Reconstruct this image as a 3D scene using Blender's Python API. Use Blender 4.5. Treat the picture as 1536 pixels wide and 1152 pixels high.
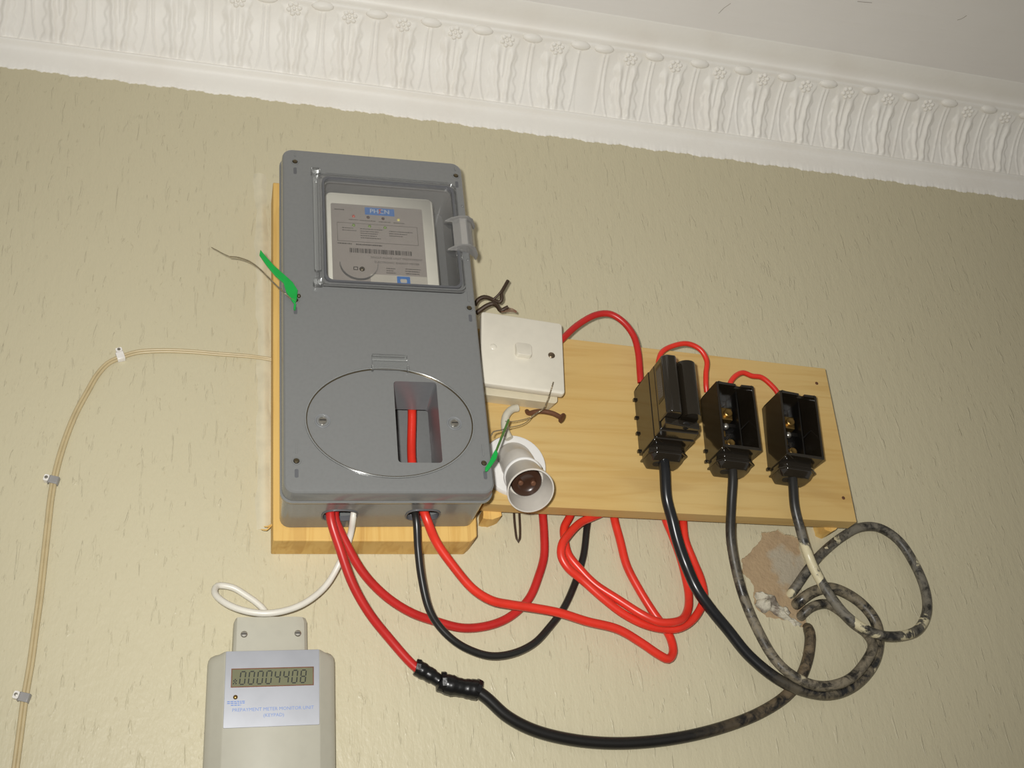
import bpy, bmesh, math, random
from mathutils import Vector, Matrix
from mathutils.geometry import tessellate_polygon
random.seed(7)
for o in list(bpy.data.objects): bpy.data.objects.remove(o)
scene = bpy.context.scene
COL = scene.collection
MM = 0.001
EYE = 1500.0          # camera height in mm; all z below are relative to it
DIST = 943.5          # camera to wall in mm

# ------------------------------------------------------------------ camera
def look(yaw, pitch, roll):
    cy, sy, cp, sp, cr, sr = math.cos(yaw), math.sin(yaw), math.cos(pitch), math.sin(pitch), math.cos(roll), math.sin(roll)
    f = Vector((sy*cp, cy*cp, sp)); r0 = Vector((cy, -sy, 0)); u0 = r0.cross(f)
    r = cr*r0 + sr*u0; u = -sr*r0 + cr*u0
    return Matrix((r, u, -f)).transposed()
cam_d = bpy.data.cameras.new('camera'); cam = bpy.data.objects.new('camera', cam_d); COL.objects.link(cam)
M = look(math.radians(16.8446), math.radians(28.5987), math.radians(-5.1905))
cam.matrix_world = Matrix.Translation((0, -DIST*MM, EYE*MM)) @ M.to_4x4()
cam_d.sensor_width = 36.0; cam_d.sensor_fit = 'HORIZONTAL'; cam_d.lens = 1597.0/1536.0*36.0
cam_d.clip_start = 0.01; cam_d.clip_end = 50
scene.camera = cam

# ------------------------------------------------------------------ light
world = bpy.data.worlds.new('world'); scene.world = world; world.use_nodes = True
bg = world.node_tree.nodes['Background']; bg.inputs[0].default_value = (1.0, 0.965, 0.90, 1); bg.inputs[1].default_value = 0.23
# the flash of the compact camera: just above and left of its lens
fl = bpy.data.lights.new('camera_flash', 'SPOT'); fl.energy = 35.0; fl.color = (1.0, 0.985, 0.95); fl.shadow_soft_size = 0.012; fl.spot_size = math.radians(100); fl.spot_blend = 1.0
flo = bpy.data.objects.new('camera_flash', fl); COL.objects.link(flo)
flo.location = Vector((0, -DIST*MM, EYE*MM)) + M @ Vector((-0.030, 0.030, -0.01))
flo.rotation_euler = (M @ Vector((-0.030, 0.020, -1))).to_track_quat('-Z', 'Y').to_euler()
vs = scene.view_settings
scene.display_settings.display_device = 'sRGB'
vs.view_transform = 'Standard'; vs.look = 'None'; vs.gamma = 1.0; vs.use_curve_mapping = False
vs.exposure = 0.14

# ------------------------------------------------------------------ materials
def lin(c):
    c = c/255.0
    return c/12.92 if c <= 0.04045 else ((c+0.055)/1.055)**2.4
def rgb(r, g, b): return (lin(r), lin(g), lin(b), 1)
class Mat:
    def __init__(s, name, color, rough=0.5, metal=0.0, spec=0.5, coat=0.0):
        s.m = bpy.data.materials.new(name); s.m.use_nodes = True
        s.nt = s.m.node_tree; s.b = s.nt.nodes['Principled BSDF']
        s.b.inputs['Base Color'].default_value = rgb(*color); s.color = color
        s.b.inputs['Roughness'].default_value = rough; s.b.inputs['Metallic'].default_value = metal
        s.b.inputs['Specular IOR Level'].default_value = spec
        s.b.inputs['Coat Weight'].default_value = coat
        s.co = s.nt.nodes.new('ShaderNodeTexCoord')
        s.cur = None; s.nrm = None
    def n(s, t, **k):
        x = s.nt.nodes.new(t)
        for a, v in k.items(): setattr(x, a, v)
        return x
    def link(s, a, b): s.nt.links.new(a, b)
    def noise(s, scale, detail=3, stretch=(1, 1, 1), rot=(0, 0, 0), rough=0.5, dist=0.0, loc=(0, 0, 0)):
        mp = s.n('ShaderNodeMapping'); mp.inputs['Scale'].default_value = stretch; mp.inputs['Rotation'].default_value = rot
        mp.inputs['Location'].default_value = loc
        s.link(s.co.outputs['Object'], mp.inputs['Vector'])
        t = s.n('ShaderNodeTexNoise'); t.inputs['Scale'].default_value = scale; t.inputs['Detail'].default_value = detail
        t.inputs['Roughness'].default_value = rough; t.inputs['Distortion'].default_value = dist
        s.link(mp.outputs[0], t.inputs['Vector'])
        return t.outputs['Fac']
    def ramp(s, fac, a, b):
        r = s.n('ShaderNodeMapRange'); r.inputs['From Min'].default_value = a; r.inputs['From Max'].default_value = b
        r.interpolation_type = 'SMOOTHSTEP'
        s.link(fac, r.inputs['Value']); return r.outputs['Result']
    def math(s, op, a, b):
        m = s.n('ShaderNodeMath', operation=op)
        for i, v in enumerate((a, b)):
            if isinstance(v, (int, float)): m.inputs[i].default_value = v
            else: s.link(v, m.inputs[i])
        return m.outputs[0]
    def mix(s, fac, color):           # lay another colour over the base where fac is 1
        x = s.n('ShaderNodeMix', data_type='RGBA')
        if s.cur is None: x.inputs['A'].default_value = rgb(*s.color)
        else: s.link(s.cur, x.inputs['A'])
        x.inputs['B'].default_value = rgb(*color)
        s.link(fac, x.inputs['Factor']); s.cur = x.outputs['Result']
        s.link(s.cur, s.b.inputs['Base Color']); return s
    def bump(s, h, dist, strength=1.0):
        b = s.n('ShaderNodeBump'); b.inputs['Distance'].default_value = dist; b.inputs['Strength'].default_value = strength
        s.link(h, b.inputs['Height'])
        if s.nrm is not None: s.link(s.nrm, b.inputs['Normal'])
        s.nrm = b.outputs[0]; s.link(s.nrm, s.b.inputs['Normal']); return s

def plain(name, color, rough=0.5, metal=0.0, var=0.06, scale=120, spec=0.5, coat=0.0, bump=0.0):
    m = Mat(name, color, rough, metal, spec, coat)
    f = m.noise(scale, 3)
    m.mix(m.math('MULTIPLY', m.ramp(f, 0.35, 0.75), var*4), tuple(max(0, c*0.8) for c in color))
    if bump: m.bump(f, bump)
    return m.m

def wall_mat():
    m = Mat('textured_tan_paint', (201, 193, 164), 0.40, spec=0.4)
    m.mix(m.math('MULTIPLY', m.noise(5, 3), 0.35), (194, 184, 153))
    # roller-drag streaks, long in z
    st = m.noise(1, 3, (200, 60, 34), (0, 0.10, 0), 0.55, 0.5)
    ridge = m.ramp(st, 0.60, 0.70)
    st2 = m.noise(1, 3, (290, 80, 105), (0, -0.10, 0), 0.6, 1.0, (3, 1, 7))
    pit = m.math('MULTIPLY', m.ramp(st2, 0.63, 0.71), m.ramp(m.noise(26, 2, loc=(5, 0, 2)), 0.42, 0.6))
    m.mix(m.math('MULTIPLY', pit, 0.30), (150, 136, 104))
    m.bump(m.noise(1, 3, (110, 40, 36), (0, 0.1, 0), 0.5), 0.0008)
    m.bump(ridge, 0.0004)
    m.bump(m.noise(1, 2, (420, 200, 180)), 0.00034)
    return m.m
def wood_mat(name, a, b, c, seed, sx=6.0, sz=110.0):
    m = Mat(name, a, 0.6, spec=0.25)
    g = m.noise(1, 4, (sx, 40, sz), (0, 0.02, 0), 0.55, 0.8, (seed, seed*2, seed))
    m.mix(m.math('MULTIPLY', m.ramp(g, 0.40, 0.72), 0.7), b)
    g2 = m.noise(1, 2, (sx*0.6, 12, sz*0.22), (0, 0.05, 0), 0.5, 1.4, (seed*3, 0, 5))
    m.mix(m.math('MULTIPLY', m.ramp(g2, 0.60, 0.70), 0.35), c)
    m.mix(m.math('MULTIPLY', m.ramp(m.noise(9, 2, loc=(seed, 2, 1)), 0.45, 0.7), 0.35), (205, 166, 96))
    m.bump(g, 0.0003)
    return m.m
def cable_mat(name, color, rough=0.33, dust=None, dust_amt=0.0, paint=None, paint_amt=0.0, seed=0.0, start=0.0, full=0.0):
    m = Mat(name, color, rough)
    m.mix(m.math('MULTIPLY', m.ramp(m.noise(60, 3), 0.4, 0.75), 0.3), tuple(c*0.8 for c in color))
    if dust:                                 # site dust and paint left on the sheath, more of it towards the wall end
        at = m.n('ShaderNodeAttribute'); at.attribute_name = 'along'
        w = m.ramp(at.outputs['Fac'], start, full) if full > start else 1.0
        f = m.noise(75, 6, rough=0.7, dist=0.6, loc=(seed, seed, 0))
        k = m.math('MULTIPLY', m.math('MULTIPLY', m.ramp(f, 0.36, 0.62), dust_amt), w)
        m.mix(k, dust)
        if paint:
            f2 = m.math('ADD', m.noise(30, 5, rough=0.6, dist=0.4, loc=(seed+3, 0, seed)), m.math('MULTIPLY', m.math('SUBTRACT', m.noise(9, 1, loc=(seed, 4, seed)), 0.5), 0.7))
            m.mix(m.math('MULTIPLY', m.ramp(f2, 0.66-paint_amt, 0.70-paint_amt), w), paint)
        m.link(m.math('ADD', m.math('MULTIPLY', k, 0.5), rough), m.b.inputs['Roughness'])
    return m.m
def clear_mat(name, tint=(252, 252, 252), rough=0.05, body=0.012):
    m = bpy.data.materials.new(name); m.use_nodes = True; nt = m.node_tree
    nt.nodes.remove(nt.nodes['Principled BSDF']); out = nt.nodes['Material Output']
    tr = nt.nodes.new('ShaderNodeBsdfTransparent'); tr.inputs[0].default_value = rgb(*tint)
    gl = nt.nodes.new('ShaderNodeBsdfGlossy'); gl.inputs['Roughness'].default_value = rough
    df = nt.nodes.new('ShaderNodeBsdfDiffuse'); df.inputs[0].default_value = rgb(*tint)
    fr = nt.nodes.new('ShaderNodeFresnel'); fr.inputs[0].default_value = 1.5
    a = nt.nodes.new('ShaderNodeMixShader'); a.inputs[0].default_value = body
    b = nt.nodes.new('ShaderNodeMixShader')
    nt.links.new(tr.outputs[0], a.inputs[1]); nt.links.new(df.outputs[0], a.inputs[2])
    nt.links.new(fr.outputs[0], b.inputs[0]); nt.links.new(a.outputs[0], b.inputs[1]); nt.links.new(gl.outputs[0], b.inputs[2])
    nt.links.new(b.outputs[0], out.inputs[0])
    return m

MT = {}
MT['wall'] = wall_mat()
def plaster_white():
    m = Mat('white_plaster_paint', (242, 239, 232), 0.5, spec=0.35)
    m.mix(m.math('MULTIPLY', m.ramp(m.noise(14, 4), 0.4, 0.75), 0.45), (232, 226, 216))
    m.bump(m.noise(160, 3), 0.0003); return m.m
MT['white_plaster'] = plaster_white()
def ceil_mat():
    m = Mat('white_ceiling_paint', (238, 235, 231), 0.6, spec=0.3)
    m.mix(m.math('MULTIPLY', m.ramp(m.noise(5, 4), 0.4, 0.75), 0.4), (226, 221, 217))
    m.bump(m.noise(1, 3, (8, 60, 60)), 0.001); return m.m
MT['ceiling'] = ceil_mat()
def render_mat():
    m = Mat('bare_brown_render', (172, 149, 118), 0.9, spec=0.1)
    m.mix(m.math('MULTIPLY', m.ramp(m.noise(60, 4), 0.45, 0.7), 0.6), (156, 133, 106))
    m.mix(m.ramp(m.noise(22, 5, loc=(2, 0, 4)), 0.55, 0.66), (172, 162, 142))
    m.bump(m.noise(260, 4), 0.0012); return m.m
MT['render'] = render_mat()
MT['crack'] = plain('crack_grey', (158, 150, 140), 0.9)  # flat grey-brown for the hairline cracks, darker than the ceiling
def lump_mat():
    m = Mat('rough_plaster', (196, 190, 172), 0.85, spec=0.2)
    m.mix(m.ramp(m.noise(70, 5), 0.48, 0.62), (140, 130, 118))
    m.bump(m.noise(170, 5), 0.002); return m.m
MT['lump'] = lump_mat()
MT['seam'] = plain('pale_seam_paint', (211, 203, 176), 0.35, var=0.08, scale=60, bump=0.0006)  # a little paler and glossier than the wall around it
MT['floor'] = plain('grey_floor', (150, 142, 128), 0.5, scale=10)
MT['wood'] = wood_mat('pine_board', (206, 176, 116), (191, 155, 92), (164, 124, 68), 1.3)
MT['wood2'] = wood_mat('pine_backing', (222, 184, 110), (204, 158, 82), (178, 128, 62), 4.1, 110.0, 6.0)
MT['grey'] = plain('grey_enclosure_plastic', (120, 121, 120), 0.20, var=0.03, scale=300, coat=0.15)
MT['grey_in'] = plain('grey_inner_plastic', (126, 128, 130), 0.3, var=0.03, scale=200)
MT['clear'] = clear_mat('clear_polycarbonate')
MT['clear_rim'] = clear_mat('clear_polycarbonate_rim', (246, 247, 246), 0.16, 0.10)
MT['latch'] = clear_mat('clear_latch_plastic', (240, 238, 234), 0.15, 0.24)
MT['edge'] = plain('dark_bronze_edge', (96, 86, 66), 0.25, 0.6)
MT['steel'] = plain('steel', (190, 186, 176), 0.3, 0.9)
MT['dull_screw'] = plain('tarnished_screw', (128, 112, 92), 0.35, 0.8)
MT['dark'] = plain('dark_hole', (26, 24, 22), 0.7)
MT['slot'] = plain('slot_shadow_plastic', (92, 93, 96), 0.4)
MT['meter_body'] = plain('meter_cream', (236, 232, 216), 0.4, var=0.03)
MT['meter_label'] = plain('meter_grey_label', (158, 150, 142), 0.45, var=0.03)
MT['foot'] = plain('meter_pale_foot', (196, 190, 176), 0.45, var=0.03)
MT['print'] = plain('dark_print', (66, 60, 56), 0.6)
MT['blue'] = plain('blue_print', (60, 120, 190), 0.5)
MT['lightprint'] = plain('pale_print', (206, 212, 214), 0.5)
MT['led_red'] = plain('led_red', (196, 88, 70), 0.2)
MT['led_green'] = plain('led_green', (120, 150, 66), 0.2)
MT['led_dark'] = plain('led_dark', (70, 44, 40), 0.2)
MT['led_yellow'] = plain('led_yellow', (240, 226, 130), 0.2)
MT['white_plastic'] = plain('white_switch_plastic', (226, 220, 204), 0.25, var=0.02)
MT['cream_plastic'] = plain('cream_switch_box', (214, 204, 178), 0.35, var=0.03)
MT['lamp_white'] = plain('lampholder_grey_white', (206, 200, 190), 0.3, var=0.03)
MT['disc_white'] = plain('lampholder_base_white', (232, 230, 226), 0.3, var=0.02)
MT['brown_contact'] = plain('dark_brown_contact', (58, 36, 24), 0.3)
MT['black'] = plain('black_bakelite', (34, 29, 22), 0.12, var=0.05, spec=1.0)
MT['black_in'] = plain('black_bakelite_inner', (18, 16, 14), 0.35, var=0.05)
MT['brass'] = plain('brass', (150, 122, 72), 0.36, 0.9)
MT['red'] = cable_mat('red_pvc', (190, 40, 36), 0.35)
MT['red2'] = cable_mat('bright_red_pvc', (222, 54, 38), 0.33)
MT['blackpvc'] = cable_mat('black_pvc', (36, 35, 33), 0.3)
MT['dusty1'] = cable_mat('glossy_black_sheath', (27, 28, 30), 0.27, (142, 130, 106), 0.75, (200, 190, 158), 0.05, 1.0, 0.42, 0.62)
MT['dusty2'] = cable_mat('dust_greyed_sheath', (36, 34, 31), 0.32, (138, 128, 108), 0.85, (186, 176, 148), -0.10, 5.0, 0.10, 0.40)
MT['dusty3'] = cable_mat('plaster_smeared_sheath', (36, 35, 33), 0.33, (130, 124, 110), 0.75, (206, 196, 162), 0.06, 9.0, 0.07, 0.15)
MT['dusty4'] = cable_mat('muddy_black_sheath', (28, 27, 26), 0.3, (118, 102, 78), 0.9, None, 0, 3.0, 0.45, 0.85)
MT['tape'] = plain('black_insulating_tape', (20, 20, 21), 0.28, var=0.05, bump=0.0004)
MT['white_pvc'] = plain('white_pvc', (222, 218, 206), 0.35, var=0.03)
MT['clear_pvc'] = plain('translucent_cable', (194, 177, 138), 0.35, var=0.05)
MT['clip_grey'] = plain('grey_clip', (150, 148, 146), 0.35)
MT['clip_white'] = plain('white_clip', (232, 228, 222), 0.3)
MT['keypad'] = plain('keypad_cream_plastic', (181, 178, 163), 0.4, var=0.02)
MT['silver'] = plain('brushed_silver_panel', (182, 184, 190), 0.34, 0.7, var=0.05, scale=40)
MT['lcd'] = plain('lcd_olive', (116, 116, 90), 0.25, var=0.02)
MT['lcd_ink'] = plain('lcd_ink', (28, 32, 22), 0.4)
MT['blue_text'] = plain('pale_blue_text', (112, 140, 200), 0.5)
MT['green'] = plain('green_seal_plastic', (22, 158, 66), 0.35, var=0.05)
MT['green_clear'] = plain('green_seal_strip', (74, 120, 44), 0.3)
MT['seal_wire'] = plain('twisted_seal_wire', (176, 164, 140), 0.3, 0.8)
MT['rust'] = plain('rusty_nail', (116, 78, 56), 0.55, 0.4, var=0.15, bump=0.0003)
MT['old_wire'] = plain('old_brown_wire', (70, 54, 40), 0.5, 0.2, var=0.1)
MT['stub'] = plain('pale_grey_cable', (206, 200, 182), 0.4)

# ------------------------------------------------------------------ geometry
def rr(w, h, r, cx=0.0, cy=0.0, n=5):       # rounded rectangle (u, v)
    out = []
    for qx, qy, a0 in ((1, 1, 0), (-1, 1, 90), (-1, -1, 180), (1, -1, 270)):
        for i in range(n+1):
            a = math.radians(a0 + 90.0*i/n)
            out.append((cx + qx*(w/2-r) + r*math.cos(a), cy + qy*(h/2-r) + r*math.sin(a)))
    return out
def ell(a, b, cx=0, cy=0, n=48): return [(cx+a*math.cos(2*math.pi*i/n), cy+b*math.sin(2*math.pi*i/n)) for i in range(n)]
def rot2(pts, deg, cx=0, cy=0):
    c, s = math.cos(math.radians(deg)), math.sin(math.radians(deg))
    return [(cx+(x-cx)*c-(y-cy)*s, cy+(x-cx)*s+(y-cy)*c) for x, y in pts]
def spline(P, step=3.0):
    P = [Vector(p) for p in P]; out = []
    Q = [P[0]*2-P[1]] + P + [P[-1]*2-P[-2]]
    for i in range(1, len(Q)-2):
        a, b, c, d = Q[i-1:i+3]
        n = max(1, int((c-b).length/step))
        # centripetal parameters
        t0 = 0.0; t1 = t0+max(1e-6, (b-a).length)**.5; t2 = t1+max(1e-6, (c-b).length)**.5; t3 = t2+max(1e-6, (d-c).length)**.5
        for k in range(n):
            t = t1+(t2-t1)*k/n
            A1 = (t1-t)/(t1-t0)*a+(t-t0)/(t1-t0)*b; A2 = (t2-t)/(t2-t1)*b+(t-t1)/(t2-t1)*c; A3 = (t3-t)/(t3-t2)*c+(t-t2)/(t3-t2)*d
            B1 = (t2-t)/(t2-t0)*A1+(t-t0)/(t2-t0)*A2; B2 = (t3-t)/(t3-t1)*A2+(t-t1)/(t3-t1)*A3
            out.append((t2-t)/(t2-t1)*B1+(t-t1)/(t2-t1)*B2)
    out.append(P[-1]); return out
class G:                                     # vertices (u, d, v) in mm: right, out of the wall, up
    def __init__(s): s.v = []; s.f = []
    def add(s, vs, fs):
        k = len(s.v); s.v += [tuple(p) for p in vs]; s.f += [tuple(i+k for i in f) for f in fs]; return s
    def box(s, u0, u1, d0, d1, v0, v1):
        return s.add([(u, d, v) for d in (d0, d1) for v in (v0, v1) for u in (u0, u1)],
                     [(0, 1, 3, 2), (4, 6, 7, 5), (0, 4, 5, 1), (2, 3, 7, 6), (0, 2, 6, 4), (1, 5, 7, 3)])
    def loft(s, loops, cap0=True, cap1=True, close=True):
        n = len(loops[0]); k = len(s.v); s.v += [tuple(p) for L in loops for p in L]
        for i in range(len(loops)-1):
            for j in range(n if close else n-1):
                a, b = k+i*n+j, k+i*n+(j+1) % n
                s.f.append((a, b, b+n, a+n))
        if cap0: s.f.append(tuple(range(k, k+n)))
        if cap1: s.f.append(tuple(range(k+(len(loops)-1)*n, k+len(loops)*n)))
        return s
    def fill(s, loops, d, dmap=None):        # flat face with holes
        T = tessellate_polygon([[Vector((x, y, 0)) for x, y in L] for L in loops])
        pts = [p for L in loops for p in L]
        return s.add([(x, d if dmap is None else dmap(x, y), y) for x, y in pts], T)
    def prism(s, outer, d0, d1, holes=()):
        loops = [list(outer)] + [list(h) for h in holes]
        s.fill(loops, d0); s.fill(loops, d1)
        for L in loops:
            s.loft([[(x, d0, y) for x, y in L], [(x, d1, y) for x, y in L]], False, False)
        return s
    def tube(s, P, r, n=12, step=3.0, flat=None, smooth=True):
        C = spline(P, step) if smooth else [Vector(p) for p in P]
        m = len(C); T = []
        for i in range(m):
            t = (C[min(i+1, m-1)]-C[max(i-1, 0)]); T.append(t.normalized() if t.length > 1e-9 else Vector((0, 0, 1)))
        ref = Vector((0, 1, 0)); ref = ref if abs(T[0].dot(ref)) < 0.9 else Vector((1, 0, 0))
        N = (ref - T[0]*ref.dot(T[0])).normalized(); loops = []
        for i in range(m):
            N = (N - T[i]*N.dot(T[i])).normalized(); B = T[i].cross(N)
            if flat:                         # keep the section flat against the wall
                N = (Vector((0, 1, 0)) - T[i]*T[i].y).normalized(); B = T[i].cross(N)
            rad = r(i/(m-1)) if callable(r) else r
            ra, rb = (rad*flat, rad) if flat else (rad, rad)
            loops.append([C[i] + N*ra*math.cos(2*math.pi*k/n) + B*rb*math.sin(2*math.pi*k/n) for k in range(n)])
        return s.loft(loops)
    def lathe(s, o, ax, prof, n=28, cap0=True, cap1=True):
        o = Vector(o); ax = Vector(ax).normalized(); h = Vector((1, 0, 0)) if abs(ax.x) < 0.8 else Vector((0, 0, 1))
        a = (h-ax*h.dot(ax)).normalized(); b = ax.cross(a)
        return s.loft([[o+ax*t+(a*math.cos(2*math.pi*k/n)+b*math.sin(2*math.pi*k/n))*max(r, 0.01) for k in range(n)] for t, r in prof], cap0, cap1)
    def ball(s, c, ru, rd, rv, n=10, m=6):
        c = Vector(c)
        return s.loft([[c+Vector((ru*math.sin(math.pi*i/m)*math.cos(2*math.pi*k/n), rd*-math.cos(math.pi*i/m), rv*math.sin(math.pi*i/m)*math.sin(2*math.pi*k/n))) if 0 < i < m else
                        c+Vector((0.01*math.cos(2*math.pi*k/n), rd*(-1 if i == 0 else 1), 0.01*math.sin(2*math.pi*k/n))) for k in range(n)] for i in range(m+1)])

def link_mesh(name, g, mat, off=(0, 0, 0), bevel=0.0, smooth=35, seg=2, recalc=True):
    me = bpy.data.meshes.new(name)
    me.from_pydata([((u-off[0])*MM, -(d-off[1])*MM, (v-off[2])*MM) for u, d, v in g.v], [], g.f)
    bm = bmesh.new(); bm.from_mesh(me)
    if recalc: bmesh.ops.remove_doubles(bm, verts=bm.verts, dist=1e-6); bmesh.ops.recalc_face_normals(bm, faces=bm.faces)
    bm.to_mesh(me); bm.free()
    if smooth: me.shade_smooth(); me.set_sharp_from_angle(angle=math.radians(smooth))
    me.materials.append(mat)
    o = bpy.data.objects.new(name, me); COL.objects.link(o)
    if bevel:
        b = o.modifiers.new('bevel', 'BEVEL'); b.width = bevel*MM; b.segments = seg; b.limit_method = 'ANGLE'; b.angle_limit = math.radians(40)
    return o
def tag(o, label, cat, group=None):
    o['label'] = label; o['category'] = cat
    if group: o['group'] = group
    return o
class Thing:                                 # an Empty at the thing's mounting point; parts use (u, d, v) about it, d counted from the wall
    def __init__(s, name, label, cat, x, d, z, roll=0.0, group=None, yaw=0.0, tilt=0.0):
        s.e = bpy.data.objects.new(name, None); COL.objects.link(s.e); s.e.empty_display_size = 0.02
        s.e.location = (x*MM, -d*MM, (EYE+z)*MM); s.e.rotation_euler = (math.radians(tilt), math.radians(-roll), math.radians(yaw)); s.d = d
        tag(s.e, label, cat, group); s.o = (0, d, 0)
    def part(s, name, g, mat, parent=None, **k):
        o = link_mesh(name, g, MT[mat] if isinstance(mat, str) else mat, s.o, **k); o.parent = parent or s.e; return o
def solo(name, g, mat, label, cat, group=None, **k):   # a thing that is one mesh, coordinates from the camera's foot on the wall
    xs = [p[0] for p in g.v]; zs = [p[2] for p in g.v]; ds = [p[1] for p in g.v]
    off = ((min(xs)+max(xs))/2, min(ds), min(zs))
    o = link_mesh(name, g, MT[mat], off, **k); o.location = (off[0]*MM, -off[1]*MM, (EYE+off[2])*MM)
    return tag(o, label, cat, group)
def struct(name, g, mat, parent=None, **k):
    o = link_mesh(name, g, MT[mat], (0, 0, -EYE), **k)
    if parent: o.parent = parent
    else: o['kind'] = 'structure'
    return o
def lettering(t, name, s, size, u, v, d, mat, align='CENTER', parent=None, sx=1.0):
    c = bpy.data.curves.new('text', 'FONT'); c.body = s; c.size = size; c.align_x = align; c.align_y = 'CENTER'; c.resolution_u = 2
    o = bpy.data.objects.new('text', c); COL.objects.link(o); bpy.context.view_layer.update()
    me = o.to_mesh(); g = G()
    g.add([(u+p.co.x*sx, d, v+p.co.y) for p in me.vertices], [tuple(q.vertices) for q in me.polygons])
    o.to_mesh_clear(); bpy.data.objects.remove(o); bpy.data.curves.remove(c)
    return t.part(name, g, mat, parent, smooth=0, recalc=False)
def screw(t, u, v, d, r=3.0, mat='steel', parent=None, name='screw'):
    g = G().lathe((u, d, v), (0, 1, 0), [(0, r), (r*0.25, r), (r*0.5, r*0.75), (r*0.55, 0.01)], 14)
    o = t.part(name, g, mat, parent)
    t.part('slot', G().box(u-r*0.75, u+r*0.75, d+r*0.5, d+r*0.6, v-r*0.12, v+r*0.12), 'dark', o if parent is None else parent, smooth=0)
    return o

# ================================================================== the setting
def z0(x): return -7.757e-6*x*x - 0.012949*x + 896.85      # lower painted edge of the cornice, which sags a little
X0, X1 = -1500.0, 2300.0
# broken plaster where the house cables leave the wall
HOLE = [(541.9, 376.7), (547.9, 376.1), (554.2, 376.9), (561.9, 380.0), (567.7, 374.9), (578.1, 372.9), (584.3, 369.3), (583.1, 357.4), (585.0, 348.7), (585.7, 338.5), (579.0, 329.8), (576.2, 321.3), (574.2, 312.8), (574.7, 305.0), (574.1, 296.0), (573.6, 287.7), (572.4, 279.5), (567.6, 274.7), (559.1, 276.8), (550.7, 282.3), (539.1, 283.7), (528.4, 285.1), (521.6, 291.3), (517.4, 299.5), (518.5, 308.5), (520.7, 315.4), (518.6, 323.1), (513.7, 328.0), (509.8, 330.8), (513.2, 340.8), (512.6, 345.0), (520.4, 350.1), (527.9, 357.5), (535.1, 362.6), (540.1, 368.6)]
def rough_loop(P, amp, sub=4):
    out = []
    for i in range(len(P)):
        a, b = P[i], P[(i+1) % len(P)]
        for k in range(sub):
            j = 0 if k == 0 else amp
            out.append((a[0]+(b[0]-a[0])*k/sub+random.uniform(-j, j), a[1]+(b[1]-a[1])*k/sub+random.uniform(-j, j)))
    return out
HL = rough_loop(HOLE, 0.9)
g = G().prism([(X0, -EYE), (X1, -EYE), (X1, 1130), (X0, 1130)], -80, 0, [HL])
wall = struct('wall_back', g, 'wall', smooth=0)
cx, cy = sum(p[0] for p in HL)/len(HL), sum(p[1] for p in HL)/len(HL)
big = [(cx+(x-cx)*1.08, cy+(y-cy)*1.08) for x, y in HL]
struct('exposed_render', G().prism(big, -14, -2.6), 'render', wall, smooth=0)
# ragged lump of old filler at the foot of the hole
def lump(name, cpx, ru, rd, rv, seed, tilt=0.0):
    random.seed(seed); g = G(); n, m = 22, 10; L = []
    ph = [random.uniform(0, 6.28) for _ in range(8)]
    for i in range(m+1):
        a = math.pi/2*i/m; ring = []
        for k in range(n):
            b = 2*math.pi*k/n
            w = 1+0.16*math.sin(3*b+ph[0])+0.10*math.sin(5*b+ph[1])+0.08*math.sin(7*b+4*a+ph[2])
            r = math.cos(a)*w if i < m else 0.01
            x, y = ru*r*math.cos(b), rv*r*math.sin(b)
            ring.append((cpx[0]+x*math.cos(tilt)-y*math.sin(tilt), -2.5+rd*math.sin(a)*(1+0.22*math.sin(4*b+ph[3]+3*a)), cpx[1]+x*math.sin(tilt)+y*math.cos(tilt)))
        L.append(ring)
    g.loft(L, True, True)
    return struct(name, g, 'lump', wall, smooth=50)
lump('filler_lump', (531.2, 301.6), 12, 9, 10, 3)
lump('filler_lump', (543.2, 291.9), 15, 6, 5.5, 9, -0.6)
lump('filler_lump', (559.0, 279.5), 7, 4.5, 4, 14, -0.4)
lump('filler_lump', (550.3, 290.5), 6, 4, 7, 21, 0.5)
# a proud seam of thick paint running down beside the meter's backing board
g = G(); C = [(18.4, 785.6), (22.9, 714.7), (25.1, 645.9), (29.1, 581.0), (31.5, 504.5), (33.8, 433.0), (35.8, 369.2)]
C = spline([(x, 0, z) for x, z in C], 10); L = []
for i, p in enumerate(C):
    w = 5.0+0.9*math.sin(i*0.9)+0.6*math.sin(i*2.3); hgt = 3.0+0.5*math.sin(i*0.7+1)
    L.append([(p.x+w*c, -0.4+hgt*hh, p.z) for c, hh in ((-1.5, 0), (-0.9, 0.45), (-0.3, 1.0), (0.35, 0.9), (0.9, 0.35), (1.4, 0))])
g.loft(L, True, True)
struct('paint_seam', g, 'seam', wall, smooth=80)

struct('floor', G().box(X0, X1, 0, 2600, -EYE-40, -EYE), 'floor', smooth=0)
g = G(); L = []
for i in range(40):
    x = X0+(X1-X0)*i/39.0; zc = z0(x)+110
    L.append([(x, -60, zc), (x, 2600, zc), (x, 2600, zc+60), (x, -60, zc+60)])
g.loft(L); ceiling = struct('ceiling', g, 'ceiling', smooth=0)
for CR in ([(852.3, 182.6, 990.0), (855.5, 184.9, 989.9), (858.1, 188.1, 989.8), (859.5, 191.6, 989.8)], [(711.3, 183.5, 993.5), (720.0, 184.2, 993.3), (730.3, 185.3, 993.1)], [(550.8, 132.3, 997.2), (553.8, 141.3, 997.1), (558.9, 149.5, 997.0)]):
    struct('hairline_crack', G().tube(CR, 0.28, 5, 4), 'crack', ceiling)

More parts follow.
